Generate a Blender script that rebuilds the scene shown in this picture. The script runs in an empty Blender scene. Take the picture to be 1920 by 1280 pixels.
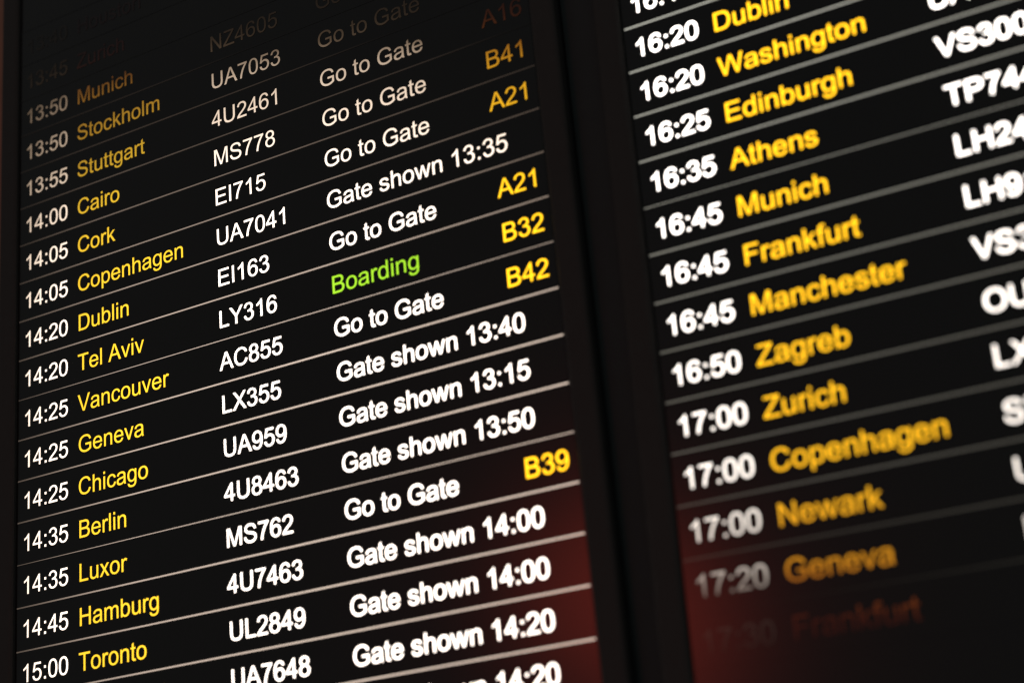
# Two airport departure boards, seen close from below and to the right
import bpy, math
from mathutils import Matrix, Vector
from mathutils.geometry import tessellate_polygon


S = bpy.context.scene
COL = S.collection
PITCH = 0.05                                   # metres: height of one row of flights

def board_to_world(u, v, w=0.0):               # u along a row, v down in rows, w into the wall
    return Vector((u * PITCH, w * PITCH, 1.60 + (22.6 - v) * PITCH))

M = Matrix(((1, 0, 0), (0, 0, 1), (0, -1, 0)))
def rodrigues(r):
    a = Vector(r)
    return Matrix.Rotation(a.length, 3, a.normalized())

# ------------------------------------------------------------------ camera
CAM_R = rodrigues((-0.3102049515021821, 0.48856438559470083, -0.17369055084935775))
CAM_T = Vector((-12.670559604351109, -7.964817458124629, 43.17408036522445))
cpos = -(CAM_R.transposed() @ CAM_T)
cw = board_to_world(*cpos)
right, up, back = M @ CAM_R[0], -(M @ CAM_R[1]), -(M @ CAM_R[2])
cd = bpy.data.cameras.new('camera')
cam = bpy.data.objects.new('camera', cd)
COL.objects.link(cam)
cam.matrix_world = Matrix(((right.x, up.x, back.x, cw.x), (right.y, up.y, back.y, cw.y),
                           (right.z, up.z, back.z, cw.z), (0, 0, 0, 1)))
cd.sensor_width = 36.0
cd.lens = 3128.28 / 1920 * 36.0
cd.clip_start, cd.clip_end = 0.05, 50.0
cd.dof.use_dof = True
cd.dof.focus_distance = 38.3 * PITCH
cd.dof.aperture_fstop = 1.95
S.camera = cam

# ------------------------------------------------------------------ light
W = bpy.data.worlds.new('World')
S.world = W
W.use_nodes = True
bg = W.node_tree.nodes['Background']
bg.inputs[0].default_value = (0.94, 1.0, 0.98, 1)
bg.inputs[1].default_value = 0.085             # the dim hall in front of the boards
S.cycles.filter_width = 1.3
S.view_settings.view_transform = 'Standard'
S.view_settings.look = 'None'
S.view_settings.exposure = 0.0
S.view_settings.gamma = 1.0
S.view_settings.use_curve_mapping = False

# the red lamp somewhere behind the photographer that both glossy screens mirror
cm = Vector((cw.x, -cw.y, cw.z))
hit = board_to_world(15.5, 17.4)
d = (hit - cm).normalized()
ld = bpy.data.lights.new('red_lamp', 'AREA')
ld.shape = 'DISK'
ld.size = 0.40
ld.color = (1.0, 0.085, 0.05)
ld.energy = 1.05
lamp = bpy.data.objects.new('red_lamp', ld)
COL.objects.link(lamp)
lamp.location = hit + d * 1.9
lamp.rotation_euler = (-d).to_track_quat('-Z', 'Y').to_euler()

# ------------------------------------------------------------------ materials
def principled(name, col, rough, spec=0.5, noise=0.0, nscale=40.0):
    m = bpy.data.materials.new(name)
    m.use_nodes = True
    nt = m.node_tree
    b = nt.nodes['Principled BSDF']
    b.inputs['Base Color'].default_value = (*col, 1)
    b.inputs['Roughness'].default_value = rough
    b.inputs['Specular IOR Level'].default_value = spec
    if noise:
        tc = nt.nodes.new('ShaderNodeTexCoord')
        nz = nt.nodes.new('ShaderNodeTexNoise')
        nz.inputs['Scale'].default_value = nscale
        nz.inputs['Detail'].default_value = 6
        mr = nt.nodes.new('ShaderNodeMapRange')
        mr.inputs['To Min'].default_value = 1 - noise
        mr.inputs['To Max'].default_value = 1 + noise
        mx = nt.nodes.new('ShaderNodeVectorMath')
        mx.operation = 'SCALE'
        mx.inputs[0].default_value = col
        nt.links.new(tc.outputs['Object'], nz.inputs['Vector'])
        nt.links.new(nz.outputs[0], mr.inputs[0])
        nt.links.new(mr.outputs[0], mx.inputs['Scale'])
        nt.links.new(mx.outputs[0], b.inputs['Base Color'])
        mr2 = nt.nodes.new('ShaderNodeMapRange')
        mr2.inputs['To Min'].default_value = rough - 0.08
        mr2.inputs['To Max'].default_value = rough + 0.08
        nt.links.new(nz.outputs[0], mr2.inputs[0])
        nt.links.new(mr2.outputs[0], b.inputs['Roughness'])
    return m

GLASS_COL, GLASS_ROUGH = (0.014, 0.0135, 0.0132), 0.21
GLASS = principled('screen_glass', GLASS_COL, GLASS_ROUGH, 0.5)
BEZEL = principled('bezel_plastic', (0.048, 0.046, 0.043), 0.62, 0.25, 0.15, 90)
EDGE = principled('bezel_edge_plastic', (0.055, 0.052, 0.05), 0.65, 0.15)
CASE = principled('case_metal', (0.06, 0.062, 0.062), 0.7, 0.15)
STRIP = principled('gap_shade', (0.048, 0.056, 0.056), 0.65, 0.25, 0.15, 60)  # dark tone of the shaded gap, greened against the red lamp
WALL = principled('wall_paint', (0.42, 0.20, 0.135), 0.8, 0.2, 0.25, 14)

def lit(name, colour, gammas, ramp, slant, bow, sides, x_mid, v_base, knee=None):
    """Lit writing with a fade painted into its emission, standing in for a screen caught mid-refresh:
    dark at one end, building up row by row (a little slanted), and dimmed sideways."""
    m = bpy.data.materials.new(name)
    m.use_nodes = True
    nt = m.node_tree
    for n in list(nt.nodes):
        nt.nodes.remove(n)
    N, L = nt.nodes.new, nt.links.new
    def math_(op, a, b=None, c=None):
        n = N('ShaderNodeMath'); n.operation = op
        for i, x in enumerate((a, b, c)):
            if x is None: continue
            if isinstance(x, (int, float)): n.inputs[i].default_value = x
            else: L(x, n.inputs[i])
        return n.outputs[0]
    tc = N('ShaderNodeTexCoord'); sx = N('ShaderNodeSeparateXYZ')
    L(tc.outputs['Object'], sx.inputs[0])
    u = math_('MULTIPLY_ADD', sx.outputs[0], 1 / PITCH, x_mid)
    v = math_('MULTIPLY_ADD', sx.outputs[2], -1 / PITCH, v_base)
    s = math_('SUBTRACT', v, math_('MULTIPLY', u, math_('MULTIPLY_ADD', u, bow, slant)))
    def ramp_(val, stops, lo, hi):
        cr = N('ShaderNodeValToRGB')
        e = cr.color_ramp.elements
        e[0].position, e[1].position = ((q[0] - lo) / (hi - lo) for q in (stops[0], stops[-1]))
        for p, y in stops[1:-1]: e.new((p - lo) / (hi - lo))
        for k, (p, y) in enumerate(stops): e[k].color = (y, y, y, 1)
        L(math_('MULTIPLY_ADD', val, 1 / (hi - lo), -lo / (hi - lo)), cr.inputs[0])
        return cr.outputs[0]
    f = math_('MULTIPLY', ramp_(s, ramp, -4.0, 20.0), ramp_(u, sides, -1.0, 16.0))  # row fade and sideways dimming painted into the emission
    cc = N('ShaderNodeCombineColor')
    for i in range(3):
        x = math_('POWER', f, gammas[i])
        if knee:                                   # film-curve levelling worked into the emitted colour
            x = math_('MULTIPLY', math_('DIVIDE', x, math_('ADD', x, knee[i])), 1 + knee[i])
        L(math_('MULTIPLY', x, colour[i]), cc.inputs[i])
    em = N('ShaderNodeBsdfPrincipled'); out = N('ShaderNodeOutputMaterial')
    em.inputs['Base Color'].default_value = (*GLASS_COL, 1)
    em.inputs['Roughness'].default_value = GLASS_ROUGH
    em.inputs['Emission Strength'].default_value = 1.0
    L(cc.outputs[0], em.inputs['Emission Color']); L(em.outputs[0], out.inputs[0])
    m.cycles.emission_sampling = 'NONE'
    return m

# ------------------------------------------------------------------ lettering
OUTLINES = """
A 1366|M-3 0L560 1466H769L1369 0H1148L977 444H364L203 0ZM420 602H917L764 1008Q694 1193 660 1312Q632 1171 581 1032Z
B 1366|M150 0V1466H700Q868 1466 969.5 1421.5Q1071 1377 1128.5 1284.5Q1186 1192 1186 1091Q1186 997 1135 914Q1084 831 981 780Q1114 741 1185.5 647Q1257 553 1257 425Q1257 322 1213.5 233.5Q1170 145 1106 97Q1042 49 945.5 24.5Q849 0 709 0ZM344 850H661Q790 850 846 867Q920 889 957.5 940Q995 991 995 1068Q995 1141 960 1196.5Q925 1252 860 1272.5Q795 1293 637 1293H344ZM344 173H709Q803 173 841 180Q908 192 953 220Q998 248 1027 301.5Q1056 355 1056 425Q1056 507 1014 567.5Q972 628 897.5 652.5Q823 677 683 677H344Z
C 1479|M1204 514L1398 465Q1337 226 1178.5 100.5Q1020 -25 791 -25Q554 -25 405.5 71.5Q257 168 179.5 351Q102 534 102 744Q102 973 189.5 1143.5Q277 1314 438.5 1402.5Q600 1491 794 1491Q1014 1491 1164 1379Q1314 1267 1373 1064L1182 1019Q1131 1179 1034 1252Q937 1325 790 1325Q621 1325 507.5 1244Q394 1163 348 1026.5Q302 890 302 745Q302 558 356.5 418.5Q411 279 526 210Q641 141 775 141Q938 141 1051 235Q1164 329 1204 514Z
D 1479|M158 0V1466H663Q834 1466 924 1445Q1050 1416 1139 1340Q1255 1242 1312.5 1089.5Q1370 937 1370 741Q1370 574 1331 445Q1292 316 1231 231.5Q1170 147 1097.5 98.5Q1025 50 922.5 25Q820 0 687 0ZM352 173H665Q810 173 892.5 200Q975 227 1024 276Q1093 345 1131.5 461.5Q1170 578 1170 744Q1170 974 1094.5 1097.5Q1019 1221 911 1263Q833 1293 660 1293H352Z
E 1366|M162 0V1466H1222V1293H356V844H1167V672H356V173H1256V0Z
F 1251|M168 0V1466H1157V1293H362V839H1050V666H362V0Z
G 1593|M844 575V747L1465 748V204Q1322 90 1170 32.5Q1018 -25 858 -25Q642 -25 465.5 67.5Q289 160 199 335Q109 510 109 726Q109 940 198.5 1125.5Q288 1311 456 1401Q624 1491 843 1491Q1002 1491 1130.5 1439.5Q1259 1388 1332 1296Q1405 1204 1443 1056L1268 1008Q1235 1120 1186 1184Q1137 1248 1046 1286.5Q955 1325 844 1325Q711 1325 614 1284.5Q517 1244 457.5 1178Q398 1112 365 1033Q309 897 309 738Q309 542 376.5 410Q444 278 573 214Q702 150 847 150Q973 150 1093 198.5Q1213 247 1275 302V575Z
H 1479|M164 0V1466H358V864H1120V1466H1314V0H1120V691H358V0Z
I 569|M191 0V1466H385V0Z
K 1366|M150 0V1466H344V739L1072 1466H1335L720 872L1362 0H1106L584 742L344 508V0Z
L 1139|M150 0V1466H344V173H1066V0Z
M 1706|M152 0V1466H444L791 428Q839 283 861 211Q886 291 939 446L1290 1466H1551V0H1364V1227L938 0H763L339 1248V0Z
N 1479|M156 0V1466H355L1125 315V1466H1311V0H1112L342 1152V0Z
O 1593|M99 714Q99 1079 295 1285.5Q491 1492 801 1492Q1004 1492 1167 1395Q1330 1298 1415.5 1124.5Q1501 951 1501 731Q1501 508 1411 332Q1321 156 1156 65.5Q991 -25 800 -25Q593 -25 430 75Q267 175 183 348Q99 521 99 714ZM299 711Q299 446 441.5 293.5Q584 141 799 141Q1018 141 1159.5 295Q1301 449 1301 732Q1301 911 1240.5 1044.5Q1180 1178 1063.5 1251.5Q947 1325 802 1325Q596 1325 447.5 1183.5Q299 1042 299 711Z
P 1366|M158 0V1466H711Q857 1466 934 1452Q1042 1434 1115 1383.5Q1188 1333 1232.5 1242Q1277 1151 1277 1042Q1277 855 1158 725.5Q1039 596 728 596H352V0ZM352 769H731Q919 769 998 839Q1077 909 1077 1036Q1077 1128 1030.5 1193.5Q984 1259 908 1280Q859 1293 727 1293H352Z
S 1366|M92 471L275 487Q288 377 335.5 306.5Q383 236 483 192.5Q583 149 708 149Q819 149 904 182Q989 215 1030.5 272.5Q1072 330 1072 398Q1072 467 1032 518.5Q992 570 900 605Q841 628 639 676.5Q437 725 356 768Q251 823 199.5 904.5Q148 986 148 1087Q148 1198 211 1294.5Q274 1391 395 1441Q516 1491 664 1491Q827 1491 951.5 1438.5Q1076 1386 1143 1284Q1210 1182 1215 1053L1029 1039Q1014 1178 927.5 1249Q841 1320 672 1320Q496 1320 415.5 1255.5Q335 1191 335 1100Q335 1021 392 970Q448 919 684.5 865.5Q921 812 1009 772Q1137 713 1198 622.5Q1259 532 1259 414Q1259 297 1192 193.5Q1125 90 999.5 32.5Q874 -25 717 -25Q518 -25 383.5 33Q249 91 172.5 207.5Q96 324 92 471Z
T 1251|M531 0V1293H48V1466H1210V1293H725V0Z
U 1479|M1120 1466H1314V619Q1314 398 1264 268Q1214 138 1083.5 56.5Q953 -25 741 -25Q535 -25 404 46Q273 117 217 251.5Q161 386 161 619V1466H355V620Q355 429 390.5 338.5Q426 248 512.5 199Q599 150 724 150Q938 150 1029 247Q1120 344 1120 620Z
V 1366|M577 0L9 1466H219L600 401Q646 273 677 161Q711 281 756 401L1152 1466H1350L776 0Z
W 1933|M414 0L25 1466H224L447 505Q483 354 509 205Q565 440 575 476L854 1466H1088L1298 724Q1377 448 1412 205Q1440 344 1485 524L1715 1466H1910L1508 0H1321L1012 1117Q973 1257 966 1289Q943 1188 923 1117L612 0Z
X 1366|M9 0L576 764L76 1466H307L573 1090Q656 973 691 910Q740 990 807 1077L1102 1466H1313L798 775L1353 0H1113L744 523Q713 568 680 621Q631 541 610 511L242 0Z
Y 1366|M571 0V621L6 1466H242L531 1024Q611 900 680 776Q746 891 840 1035L1124 1466H1350L765 621V0Z
Z 1251|M41 0V180L792 1119Q872 1219 944 1293H126V1466H1176V1293L353 276L264 173H1200V0Z
a 1139|M828 131Q728 46 635.5 11Q543 -24 437 -24Q262 -24 168 61.5Q74 147 74 280Q74 358 109.5 422.5Q145 487 202.5 526Q260 565 332 585Q385 599 492 612Q710 638 813 674Q814 711 814 721Q814 831 763 876Q694 937 558 937Q431 937 370.5 892.5Q310 848 281 735L105 759Q129 872 184 941.5Q239 1011 343 1048.5Q447 1086 584 1086Q720 1086 805 1054Q890 1022 930 973.5Q970 925 986 851Q995 805 995 685V445Q995 194 1006.5 127.5Q1018 61 1052 0H864Q836 56 828 131ZM813 533Q715 493 519 465Q408 449 362 429Q316 409 291 370.5Q266 332 266 285Q266 213 320.5 165Q375 117 480 117Q584 117 665 162.5Q746 208 784 287Q813 348 813 467Z
b 1139|M301 0H134V1466H314V943Q428 1086 605 1086Q703 1086 790.5 1046.5Q878 1007 934.5 935.5Q991 864 1023 763Q1055 662 1055 547Q1055 274 920 125Q785 -24 596 -24Q408 -24 301 133ZM299 539Q299 348 351 263Q436 124 581 124Q699 124 785 226.5Q871 329 871 532Q871 740 788.5 839Q706 938 589 938Q471 938 385 835.5Q299 733 299 539Z
c 1024|M828 389L1005 366Q976 183 856.5 79.5Q737 -24 563 -24Q345 -24 212.5 118.5Q80 261 80 527Q80 699 137 828Q194 957 310.5 1021.5Q427 1086 564 1086Q737 1086 847 998.5Q957 911 988 750L813 723Q788 830 724.5 884Q661 938 571 938Q435 938 350 840.5Q265 743 265 532Q265 318 347 221Q429 124 561 124Q667 124 738 189Q809 254 828 389Z
d 1139|M824 0V134Q723 -24 527 -24Q400 -24 293.5 46Q187 116 128.5 241.5Q70 367 70 530Q70 689 123 818.5Q176 948 282 1017Q388 1086 519 1086Q615 1086 690 1045.5Q765 1005 812 940V1466H991V0ZM255 530Q255 326 341 225Q427 124 544 124Q662 124 744.5 220.5Q827 317 827 515Q827 733 743 835Q659 937 536 937Q416 937 335.5 839Q255 741 255 530Z
e 1139|M862 342L1048 319Q1004 156 885 66Q766 -24 581 -24Q348 -24 211.5 119.5Q75 263 75 522Q75 790 213 938Q351 1086 571 1086Q784 1086 919 941Q1054 796 1054 533Q1054 517 1053 485H261Q271 310 360 217Q449 124 582 124Q681 124 751 176Q821 228 862 342ZM271 633H864Q852 767 796 834Q710 938 573 938Q449 938 364.5 855Q280 772 271 633Z
f 569|M178 0V922H19V1062H178V1175Q178 1282 197 1334Q223 1404 288.5 1447.5Q354 1491 472 1491Q548 1491 640 1473L613 1316Q557 1326 507 1326Q425 1326 391 1291Q357 1256 357 1160V1062H564V922H357V0Z
g 1139|M102 -88L277 -114Q288 -195 338 -232Q405 -282 521 -282Q646 -282 714 -232Q782 -182 806 -92Q820 -37 819 139Q701 0 525 0Q306 0 186 158Q66 316 66 537Q66 689 121 817.5Q176 946 280.5 1016Q385 1086 526 1086Q714 1086 836 934V1062H1002V144Q1002 -104 951.5 -207.5Q901 -311 791.5 -371Q682 -431 522 -431Q332 -431 215 -345.5Q98 -260 102 -88ZM251 550Q251 341 334 245Q417 149 542 149Q666 149 750 244.5Q834 340 834 544Q834 739 747.5 838Q661 937 539 937Q419 937 335 839.5Q251 742 251 550Z
h 1139|M135 0V1466H315V940Q441 1086 633 1086Q751 1086 838 1039.5Q925 993 962.5 911Q1000 829 1000 673V0H820V673Q820 808 761.5 869.5Q703 931 596 931Q516 931 445.5 889.5Q375 848 345 777Q315 706 315 581V0Z
i 455|M136 1259V1466H316V1259ZM136 0V1062H316V0Z
k 1024|M136 0V1466H316V630L742 1062H975L569 668L1016 0H794L443 543L316 421V0Z
l 455|M131 0V1466H311V0Z
m 1706|M135 0V1062H296V913Q346 991 429 1038.5Q512 1086 618 1086Q736 1086 811.5 1037Q887 988 918 900Q1044 1086 1246 1086Q1404 1086 1489 998.5Q1574 911 1574 729V0H1395V669Q1395 777 1377.5 824.5Q1360 872 1314 901Q1268 930 1206 930Q1094 930 1020 855.5Q946 781 946 617V0H766V690Q766 810 722 870Q678 930 578 930Q502 930 437.5 890Q373 850 344 773Q315 696 315 551V0Z
n 1139|M135 0V1062H297V911Q414 1086 635 1086Q731 1086 811.5 1051.5Q892 1017 932 961Q972 905 988 828Q998 778 998 653V0H818V646Q818 756 797 810.5Q776 865 722.5 897.5Q669 930 597 930Q482 930 398.5 857Q315 784 315 580V0Z
o 1139|M68 531Q68 826 232 968Q369 1086 566 1086Q785 1086 924 942.5Q1063 799 1063 546Q1063 341 1001.5 223.5Q940 106 822.5 41Q705 -24 566 -24Q343 -24 205.5 119Q68 262 68 531ZM253 531Q253 327 342 225.5Q431 124 566 124Q700 124 789 226Q878 328 878 537Q878 734 788.5 835.5Q699 937 566 937Q431 937 342 836Q253 735 253 531Z
p 1139|M135 -407V1062H299V924Q357 1005 430 1045.5Q503 1086 607 1086Q743 1086 847 1016Q951 946 1004 818.5Q1057 691 1057 539Q1057 376 998.5 245.5Q940 115 828.5 45.5Q717 -24 594 -24Q504 -24 432.5 14Q361 52 315 110V-407ZM298 525Q298 320 381 222Q464 124 582 124Q702 124 787.5 225.5Q873 327 873 540Q873 743 789.5 844Q706 945 590 945Q475 945 386.5 837.5Q298 730 298 525Z
r 682|M133 0V1062H295V901Q357 1014 409.5 1050Q462 1086 525 1086Q616 1086 710 1028L648 861Q582 900 516 900Q457 900 410 864.5Q363 829 343 766Q313 670 313 556V0Z
s 1024|M63 317L241 345Q256 238 324.5 181Q393 124 516 124Q640 124 700 174.5Q760 225 760 293Q760 354 707 389Q670 413 523 450Q325 500 248.5 536.5Q172 573 132.5 637.5Q93 702 93 780Q93 851 125.5 911.5Q158 972 214 1012Q256 1043 328.5 1064.5Q401 1086 484 1086Q609 1086 703.5 1050Q798 1014 843 952.5Q888 891 905 788L729 764Q717 846 659.5 892Q602 938 497 938Q373 938 320 897Q267 856 267 801Q267 766 289 738Q311 709 358 690Q385 680 517 644Q708 593 783.5 560.5Q859 528 902 466Q945 404 945 312Q945 222 892.5 142.5Q840 63 741 19.5Q642 -24 517 -24Q310 -24 201.5 62Q93 148 63 317Z
t 569|M528 161L554 2Q478 -14 418 -14Q320 -14 266 17Q212 48 190 98.5Q168 149 168 311V922H36V1062H168V1325L347 1433V1062H528V922H347V301Q347 224 356.5 202Q366 180 387.5 167Q409 154 449 154Q479 154 528 161Z
u 1139|M831 0V156Q707 -24 494 -24Q400 -24 318.5 12Q237 48 197.5 102.5Q158 157 142 236Q131 289 131 404V1062H311V473Q311 332 322 283Q339 212 394 171.5Q449 131 530 131Q611 131 682 172.5Q753 214 782.5 285.5Q812 357 812 493V1062H992V0Z
v 1024|M430 0L26 1062H216L444 426Q481 323 512 212Q536 296 579 414L815 1062H1000L598 0Z
w 1479|M331 0L6 1062H192L361 449L424 221Q428 238 479 440L648 1062H833L992 446L1045 243L1106 448L1288 1062H1463L1131 0H944L775 636L734 817L519 0Z
x 1024|M15 0L403 552L44 1062H269L432 813Q478 742 506 694Q550 760 587 811L766 1062H981L614 562L1009 0H788L570 330L512 419L233 0Z
0 1139|M85 723Q85 983 138.5 1141.5Q192 1300 297.5 1386Q403 1472 563 1472Q681 1472 770 1424.5Q859 1377 917 1287.5Q975 1198 1008 1069.5Q1041 941 1041 723Q1041 465 988 306.5Q935 148 829.5 61.5Q724 -25 563 -25Q351 -25 230 127Q85 310 85 723ZM270 723Q270 362 354.5 242.5Q439 123 563 123Q687 123 771.5 243Q856 363 856 723Q856 1085 771.5 1204Q687 1323 561 1323Q437 1323 363 1218Q270 1084 270 723Z
1 1139|M763 0H583V1147Q518 1085 412.5 1023Q307 961 223 930V1104Q374 1175 487 1276Q600 1377 647 1472H763Z
2 1139|M1031 173V0H62Q60 65 83 125Q120 224 201.5 320Q283 416 437 542Q676 738 760 852.5Q844 967 844 1069Q844 1176 767.5 1249.5Q691 1323 568 1323Q438 1323 360 1245Q282 1167 281 1029L96 1048Q115 1255 239 1363.5Q363 1472 572 1472Q783 1472 906 1355Q1029 1238 1029 1065Q1029 977 993 892Q957 807 873.5 713Q790 619 596 455Q434 319 388 270.5Q342 222 312 173Z
3 1139|M86 387L266 411Q297 258 371.5 190.5Q446 123 553 123Q680 123 767.5 211Q855 299 855 429Q855 553 774 633.5Q693 714 568 714Q517 714 441 694L461 852Q479 850 490 850Q605 850 697 910Q789 970 789 1095Q789 1194 722 1259Q655 1324 549 1324Q444 1324 374 1258Q304 1192 284 1060L104 1092Q137 1273 254 1372.5Q371 1472 545 1472Q665 1472 766 1420.5Q867 1369 920.5 1280Q974 1191 974 1091Q974 996 923 918Q872 840 772 794Q902 764 974 669.5Q1046 575 1046 433Q1046 241 906 107.5Q766 -26 552 -26Q359 -26 231.5 89Q104 204 86 387Z
4 1139|M662 0V351H26V516L695 1466H842V516H1040V351H842V0ZM662 516V1177L203 516Z
5 1139|M85 384L274 400Q295 262 371.5 192.5Q448 123 556 123Q686 123 776 221Q866 319 866 481Q866 635 779.5 724Q693 813 553 813Q466 813 396 773.5Q326 734 286 671L117 693L259 1446H988V1274H403L324 880Q456 972 601 972Q793 972 925 839Q1057 706 1057 497Q1057 298 941 153Q800 -25 556 -25Q356 -25 229.5 87Q103 199 85 384Z
6 1139|M1019 1107L840 1093Q816 1199 772 1247Q699 1324 592 1324Q506 1324 441 1276Q356 1214 307 1095Q258 976 256 756Q321 855 415 903Q509 951 612 951Q792 951 918.5 818.5Q1045 686 1045 476Q1045 338 985.5 219.5Q926 101 822 38Q718 -25 586 -25Q361 -25 219 140.5Q77 306 77 686Q77 1111 234 1304Q371 1472 603 1472Q776 1472 886.5 1375Q997 1278 1019 1107ZM284 475Q284 382 323.5 297Q363 212 434 167.5Q505 123 583 123Q697 123 779 215Q861 307 861 465Q861 617 780 704.5Q699 792 576 792Q454 792 369 704.5Q284 617 284 475Z
7 1139|M97 1274V1447H1046V1307Q906 1158 768.5 911Q631 664 556 403Q502 219 487 0H302Q305 173 370 418Q435 663 556.5 890.5Q678 1118 815 1274Z
8 1139|M362 795Q250 836 196 912Q142 988 142 1094Q142 1254 257 1363Q372 1472 563 1472Q755 1472 872 1360.5Q989 1249 989 1089Q989 987 935.5 911.5Q882 836 773 795Q908 751 978.5 653Q1049 555 1049 419Q1049 231 916 103Q783 -25 566 -25Q349 -25 216 103.5Q83 232 83 424Q83 567 155.5 663.5Q228 760 362 795ZM326 1100Q326 996 393 930Q460 864 567 864Q671 864 737.5 929.5Q804 995 804 1090Q804 1189 735.5 1256.5Q667 1324 565 1324Q462 1324 394 1258Q326 1192 326 1100ZM268 423Q268 346 304.5 274Q341 202 413 162.5Q485 123 568 123Q697 123 781 206Q865 289 865 417Q865 547 778.5 632Q692 717 562 717Q435 717 351.5 633Q268 549 268 423Z
9 1139|M112 339L285 355Q307 233 369 178Q431 123 528 123Q611 123 673.5 161Q736 199 776 262.5Q816 326 843 434Q870 542 870 654Q870 666 869 690Q815 604 721.5 550.5Q628 497 519 497Q337 497 211 629Q85 761 85 977Q85 1200 216.5 1336Q348 1472 546 1472Q689 1472 807.5 1395Q926 1318 987.5 1175.5Q1049 1033 1049 763Q1049 482 988 315.5Q927 149 806.5 62Q686 -25 524 -25Q352 -25 243 70.5Q134 166 112 339ZM849 986Q849 1141 766.5 1232Q684 1323 568 1323Q448 1323 359 1225Q270 1127 270 971Q270 831 354.5 743.5Q439 656 563 656Q688 656 768.5 743.5Q849 831 849 986Z
: 569|M185 857V1062H390V857ZM185 0V205H390V0Z
"""
GLYPHS = {}
def flatten(path, n=7):
    import re
    out, cur, p = [], [], (0.0, 0.0)
    for cmd, args in re.findall(r'([MLHVQZ])([^MLHVQZ]*)', path):
        a = [float(x) for x in args.split()]
        if cmd == 'M':
            p = (a[0], a[1]); cur = [p]
        elif cmd == 'L':
            for i in range(0, len(a), 2):
                p = (a[i], a[i + 1]); cur.append(p)
        elif cmd == 'H':
            p = (a[0], p[1]); cur.append(p)
        elif cmd == 'V':
            p = (p[0], a[0]); cur.append(p)
        elif cmd == 'Q':
            c, e = (a[0], a[1]), (a[2], a[3])
            for k in range(1, n + 1):
                t = k / n
                cur.append(((1 - t) ** 2 * p[0] + 2 * t * (1 - t) * c[0] + t * t * e[0],
                            (1 - t) ** 2 * p[1] + 2 * t * (1 - t) * c[1] + t * t * e[1]))
            p = e
        elif cmd == 'Z':
            if len(cur) > 1 and abs(cur[0][0] - cur[-1][0]) + abs(cur[0][1] - cur[-1][1]) < 1e-6: cur.pop()
            out.append(cur); cur = []
    return out
for line in OUTLINES.strip().splitlines():
    head, path = line.split('|')
    ch, adv = head.split(' ')
    loops = flatten(path)
    groups = [[l] for l in loops] if ch in 'i:' else [loops]
    vs, fs = [], []
    for g in groups:
        base = len(vs)
        flat = [pt for l in g for pt in l]
        tris = tessellate_polygon([[Vector((x, y, 0)) for x, y in l] for l in g])
        vs += flat
        for t in tris:
            a, b, c = (flat[i] for i in t)
            area = (b[0] - a[0]) * (c[1] - a[1]) - (c[0] - a[0]) * (b[1] - a[1])
            if abs(area) < 1e-6: continue
            fs.append(tuple(base + i for i in (t if area > 0 else (t[0], t[2], t[1]))))
    GLYPHS[ch] = (float(adv), vs, fs)

# ------------------------------------------------------------------ building
def link_mesh(name, vs, fs, mats, parent, idx=None):
    me = bpy.data.meshes.new(name)
    me.from_pydata(vs, [], fs)
    for m in mats: me.materials.append(m)
    if idx: me.polygons.foreach_set('material_index', idx)
    me.update()
    o = bpy.data.objects.new(name, me)
    COL.objects.link(o)
    if parent: o.parent = parent
    return o

EM = 0.5684                                     # type size in rows
BASE = 0.7075                                   # baseline below the top rule of a row
COLUMNS = {'departure_time': 0.156, 'destination': 1.858, 'flight_number': 6.026,
           'flight_status': 9.0945, 'gate_number': 13.344}
U_MID, V_BASE, ACROSS = 7.25, 22.6, 14.5

def P(u, v, depth=0.0):                         # row units -> board-local metres
    return ((u - U_MID) * PITCH, depth, (V_BASE - v) * PITCH)

def text(kind, string, row, mat, parent, top):
    s = EM / 2048
    u, vs, fs = COLUMNS[kind], [], []
    for ch in string:
        if ch == ' ':
            u += 569 * s; continue
        adv, gv, gf = GLYPHS[ch]
        b = len(vs)
        vs += [P(u + x * s, row + BASE - top - y * s, -0.0007) for x, y in gv]
        fs += [tuple(b + i for i in t) for t in gf]
        u += adv * s
    o = link_mesh(kind, vs, fs, [mat], parent)
    return o

def rect(u0, u1, v0, v1, depth):
    return [P(u0, v1, depth), P(u1, v1, depth), P(u1, v0, depth), P(u0, v0, depth)]

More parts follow.
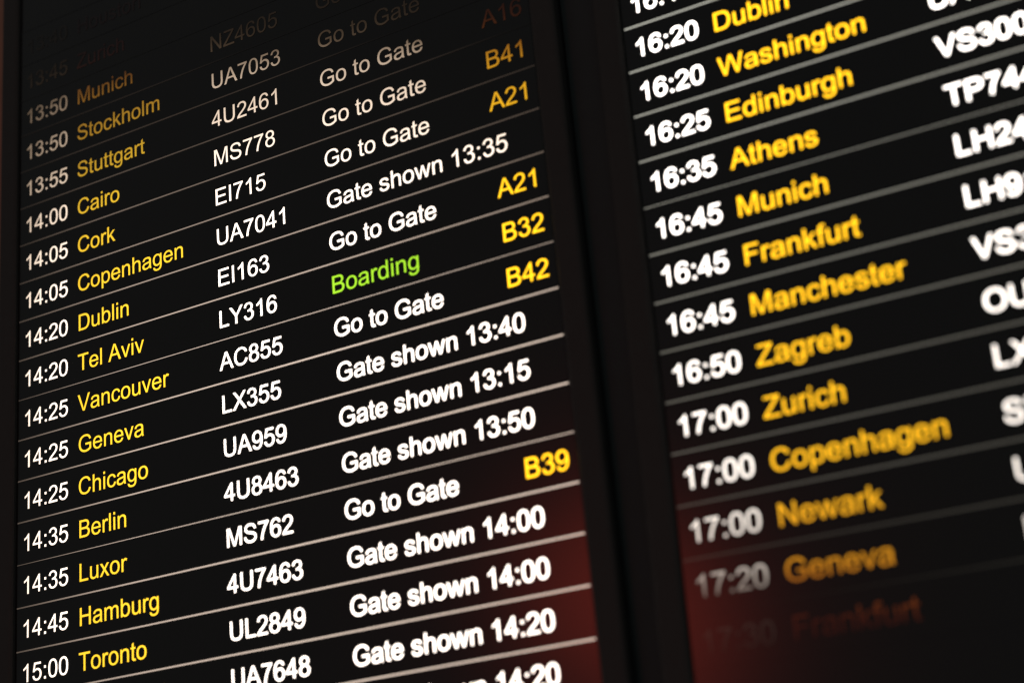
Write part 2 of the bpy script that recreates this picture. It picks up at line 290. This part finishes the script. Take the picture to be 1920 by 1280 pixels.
def board(label, rows, first, top, mats, group):
    """first: index of the first row shown; top: distance from the local datum down to row 0."""
    root = bpy.data.objects.new('departure_board', None)
    root.empty_display_size = 0.1
    COL.objects.link(root)
    root['label'], root['category'], root['group'] = label, 'departure board', group
    vt, vb = -3.6, 22.05                          # panel top and bottom
    # the case behind, with a chamfered back
    v = []
    for (e, dep) in ((0.50, 0.004), (0.50, 0.045), (0.0, 0.085)):
        v += rect(-0.06 - e, ACROSS + 0.06 + e, vt - e, vb + e, dep)
    f = [(0, 1, 2, 3), (11, 10, 9, 8)]
    for k in (0, 4):
        for i in range(4):
            j = (i + 1) % 4
            f.append((k + i, k + 4 + i, k + 4 + j, k + j))
    link_mesh('case', v, f, [CASE], root)
    # glass
    link_mesh('screen', rect(-0.06, ACROSS + 0.06, vt, vb, 0.0), [(0, 1, 2, 3)], [GLASS], root)
    # frame: mitred bezel with rounded outer and inner edges
    prof = [(0.0, 0.0005), (0.0, -0.0035), (0.035, -0.005), (0.09, -0.0058), (0.45, -0.0058),
            (0.51, -0.0052), (0.55, -0.0035), (0.56, -0.001), (0.56, 0.004)]
    v = []
    for (e, dep) in prof:
        v += rect(-0.06 - e, ACROSS + 0.06 + e, vt - e, vb + e, dep)
    f, idx = [], []
    for k in range(len(prof) - 1):
        for i in range(4):
            j = (i + 1) % 4
            f.append((4 * k + i, 4 * k + 4 + i, 4 * k + 4 + j, 4 * k + j))
            idx.append(1 if k in (0, 7) else 0)
    bz = link_mesh('bezel', v, f, [BEZEL, EDGE], root, idx)
    for k, (tm, dest, flt, status, gate) in enumerate(rows):
        r = first + k
        y = r + top
        cell = link_mesh('flight_row', rect(0, ACROSS, y, y + 1, -0.0003), [(0, 1, 2, 3)], [GLASS], root)
        half = 0.0085 if (r, top) in ((10, 0.0), (14, 0.0), (4, 5.9467)) else 0.0165     # some rules are one pixel, not two
        words = [w for w in (tm, dest, flt, status, gate) if w]
        cell['label'] = 'row reading ' + ', '.join(words)
        link_mesh('divider_line', rect(0, ACROSS, y - half, y + half, -0.0006), [(0, 1, 2, 3)], [mats['line']], cell)
        for kind, s, m in (('departure_time', tm, 'white'), ('destination', dest, 'yellow'), ('flight_number', flt, 'white'),
                           ('flight_status', status, 'green' if status == 'Boarding' else 'white'), ('gate_number', gate, 'gate')):
            if s: text(kind, s, y, mats[m], cell, 0.0)
    return root

G = 'Go to Gate'
LEFT = [
    ('13:40', 'Houston', '', '', ''),
    ('13:45', 'Zurich', '', '', ''),
    ('13:50', 'Munich', 'NZ4605', G, ''),
    ('13:50', 'Stockholm', 'UA7053', G, ''),
    ('13:55', 'Stuttgart', '4U2461', G, 'A16'),
    ('14:00', 'Cairo', 'MS778', G, 'B41'),
    ('14:05', 'Cork', 'EI715', G, 'A21'),
    ('14:05', 'Copenhagen', 'UA7041', 'Gate shown 13:35', ''),
    ('14:20', 'Dublin', 'EI163', G, 'A21'),
    ('14:20', 'Tel Aviv', 'LY316', 'Boarding', 'B32'),
    ('14:25', 'Vancouver', 'AC855', G, 'B42'),
    ('14:25', 'Geneva', 'LX355', 'Gate shown 13:40', ''),
    ('14:25', 'Chicago', 'UA959', 'Gate shown 13:15', ''),
    ('14:35', 'Berlin', '4U8463', 'Gate shown 13:50', ''),
    ('14:35', 'Luxor', 'MS762', G, 'B39'),
    ('14:45', 'Hamburg', '4U7463', 'Gate shown 14:00', ''),
    ('15:00', 'Toronto', 'UL2849', 'Gate shown 14:00', ''),
    ('15:00', 'Manchester', 'UA7648', 'Gate shown 14:20', ''),
    ('', '', '', 'Gate shown 14:20', ''),
]
RIGHT = [
    ('16:15', '', '', '', ''),
    ('16:20', 'Dublin', '', '', ''),
    ('16:20', 'Washington', 'UA925', '', ''),
    ('16:25', 'Edinburgh', 'VS300', '', ''),
    ('16:35', 'Athens', 'TP744', '', ''),
    ('16:45', 'Munich', 'LH24', '', ''),
    ('16:45', 'Frankfurt', 'LH91', '', ''),
    ('16:45', 'Manchester', 'VS3', '', ''),
    ('16:50', 'Zagreb', 'OU491', '', ''),
    ('17:00', 'Zurich', 'LX339', '', ''),
    ('17:00', 'Copenhagen', 'SK', '', ''),
    ('17:00', 'Newark', 'UA', '', ''),
    ('17:20', 'Geneva', 'LX', '', ''),
    ('17:30', 'Frankfurt', '', '', ''),
]
SIDE_L = [(-0.2, .16), (0.5, .26), (1.2, .37), (2.2, .53), (3.5, .70), (6.0, .84), (8.5, .97), (15.0, 1.0)]  # viewing-angle dimming towards the left end, painted into the emission
SIDE_R = [(0.0, 1.0), (3.0, .97), (8.0, .85), (15.0, .75)]
# s = v - slant * u, brightness
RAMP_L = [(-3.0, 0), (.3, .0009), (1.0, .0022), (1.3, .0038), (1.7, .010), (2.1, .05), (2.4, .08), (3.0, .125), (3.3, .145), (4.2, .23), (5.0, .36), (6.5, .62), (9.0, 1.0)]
RAMP_R = [(-3.0, 1.0), (0.0, .95), (3.5, .68), (7.0, .40), (9.0, .31), (9.6, .26), (10.0, .205), (10.4, .155), (11.0, .105), (11.3, .055), (11.6, .022), (12.0, .0045), (12.4, .0025), (13.0, 0)]
def palette(tag, ramp, side, vb, slant, bow, white, yellow, rule):
    kw = dict(ramp=ramp, slant=slant, bow=bow, sides=side, x_mid=U_MID, v_base=vb)
    return {
        'white': lit('lit_white_' + tag, white[0], white[1], knee=white[2], **kw),
        'yellow': lit('lit_yellow_' + tag, yellow[0], yellow[1], knee=yellow[2], **kw),
        'gate': lit('lit_gate_' + tag, (2.7, 1.35, .03), yellow[1], knee=yellow[2], **kw),
        'green': lit('lit_green_' + tag, (.66, 1.3, .05), (1, 1, 1), **kw),
        'line': lit('lit_rule_' + tag, rule, (1.5, 1.54, 1.58), **kw),
    }

GROUP = 'departure boards hung side by side'
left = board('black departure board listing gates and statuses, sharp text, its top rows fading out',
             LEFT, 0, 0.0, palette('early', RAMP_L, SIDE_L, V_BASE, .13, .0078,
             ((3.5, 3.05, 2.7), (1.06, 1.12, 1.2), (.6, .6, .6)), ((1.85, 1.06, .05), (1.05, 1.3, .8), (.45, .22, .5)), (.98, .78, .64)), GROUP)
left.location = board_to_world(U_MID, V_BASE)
right_ = board('black departure board with blurred bold text, its bottom rows fading out',
               RIGHT, -1, 5.9467, palette('late', RAMP_R, SIDE_R, V_BASE - 5.9467, .17, 0.0,
             ((5.2, 4.8, 4.45), (1.2, 1.22, 1.25), (.7, .7, .7)), ((2.9, 1.45, .03), (1.05, 1.4, .8), (.5, .24, .5)), (.66, .65, .56)), GROUP)
# its own small misalignment against its neighbour
R2 = rodrigues((-0.01806616262708844, -0.010615518963565284, 0.00870072629125933))
O2 = Vector((16.61687801772306, 5.946684672641207, -0.038938565973899227))
RW = M @ R2 @ M.transposed()
local_origin = Vector(P(0, 5.9467))              # the board-local point of the rule's left end on row 0
right_.matrix_world = Matrix.Translation(board_to_world(*O2) - RW @ local_origin) @ RW.to_4x4()

# ------------------------------------------------------------------ added strip standing in for the shade in the gap
g0, g1 = 15.05, 15.96
v = []
for z in (-3.9, 22.3):
    v += [tuple(board_to_world(u, z, w)) for u, w in ((g0, .5), (g0 + .08, .24), (g1 - .08, .24), (g1, .5), (g1, .7), (g0, .7))]
strip = link_mesh('gap_shade_strip', v, [(k, (k + 1) % 6, 6 + (k + 1) % 6, 6 + k) for k in range(6)] +
                  [(5, 4, 3, 2, 1, 0), (6, 7, 8, 9, 10, 11)], [STRIP], None)
strip['label'] = 'added upright strip standing in for the dark shaded gap between two departure boards'
strip['category'] = 'cover strip'

# ------------------------------------------------------------------ wall behind
w0, w1 = board_to_world(-60, -30, 3.6), board_to_world(80, 60, 3.6)
th = 0.12
v = [(x, y, z) for y in (w0.y, w0.y + th) for (x, z) in ((w0.x, w1.z), (w1.x, w1.z), (w1.x, w0.z), (w0.x, w0.z))]
wall = link_mesh('wall', v, [(0, 1, 2, 3), (7, 6, 5, 4), (0, 4, 5, 1), (1, 5, 6, 2), (2, 6, 7, 3), (3, 7, 4, 0)], [WALL], None)
wall['label'] = 'dark reddish brown wall behind the boards, seen as a thin strip at the left edge'
wall['category'] = 'wall'
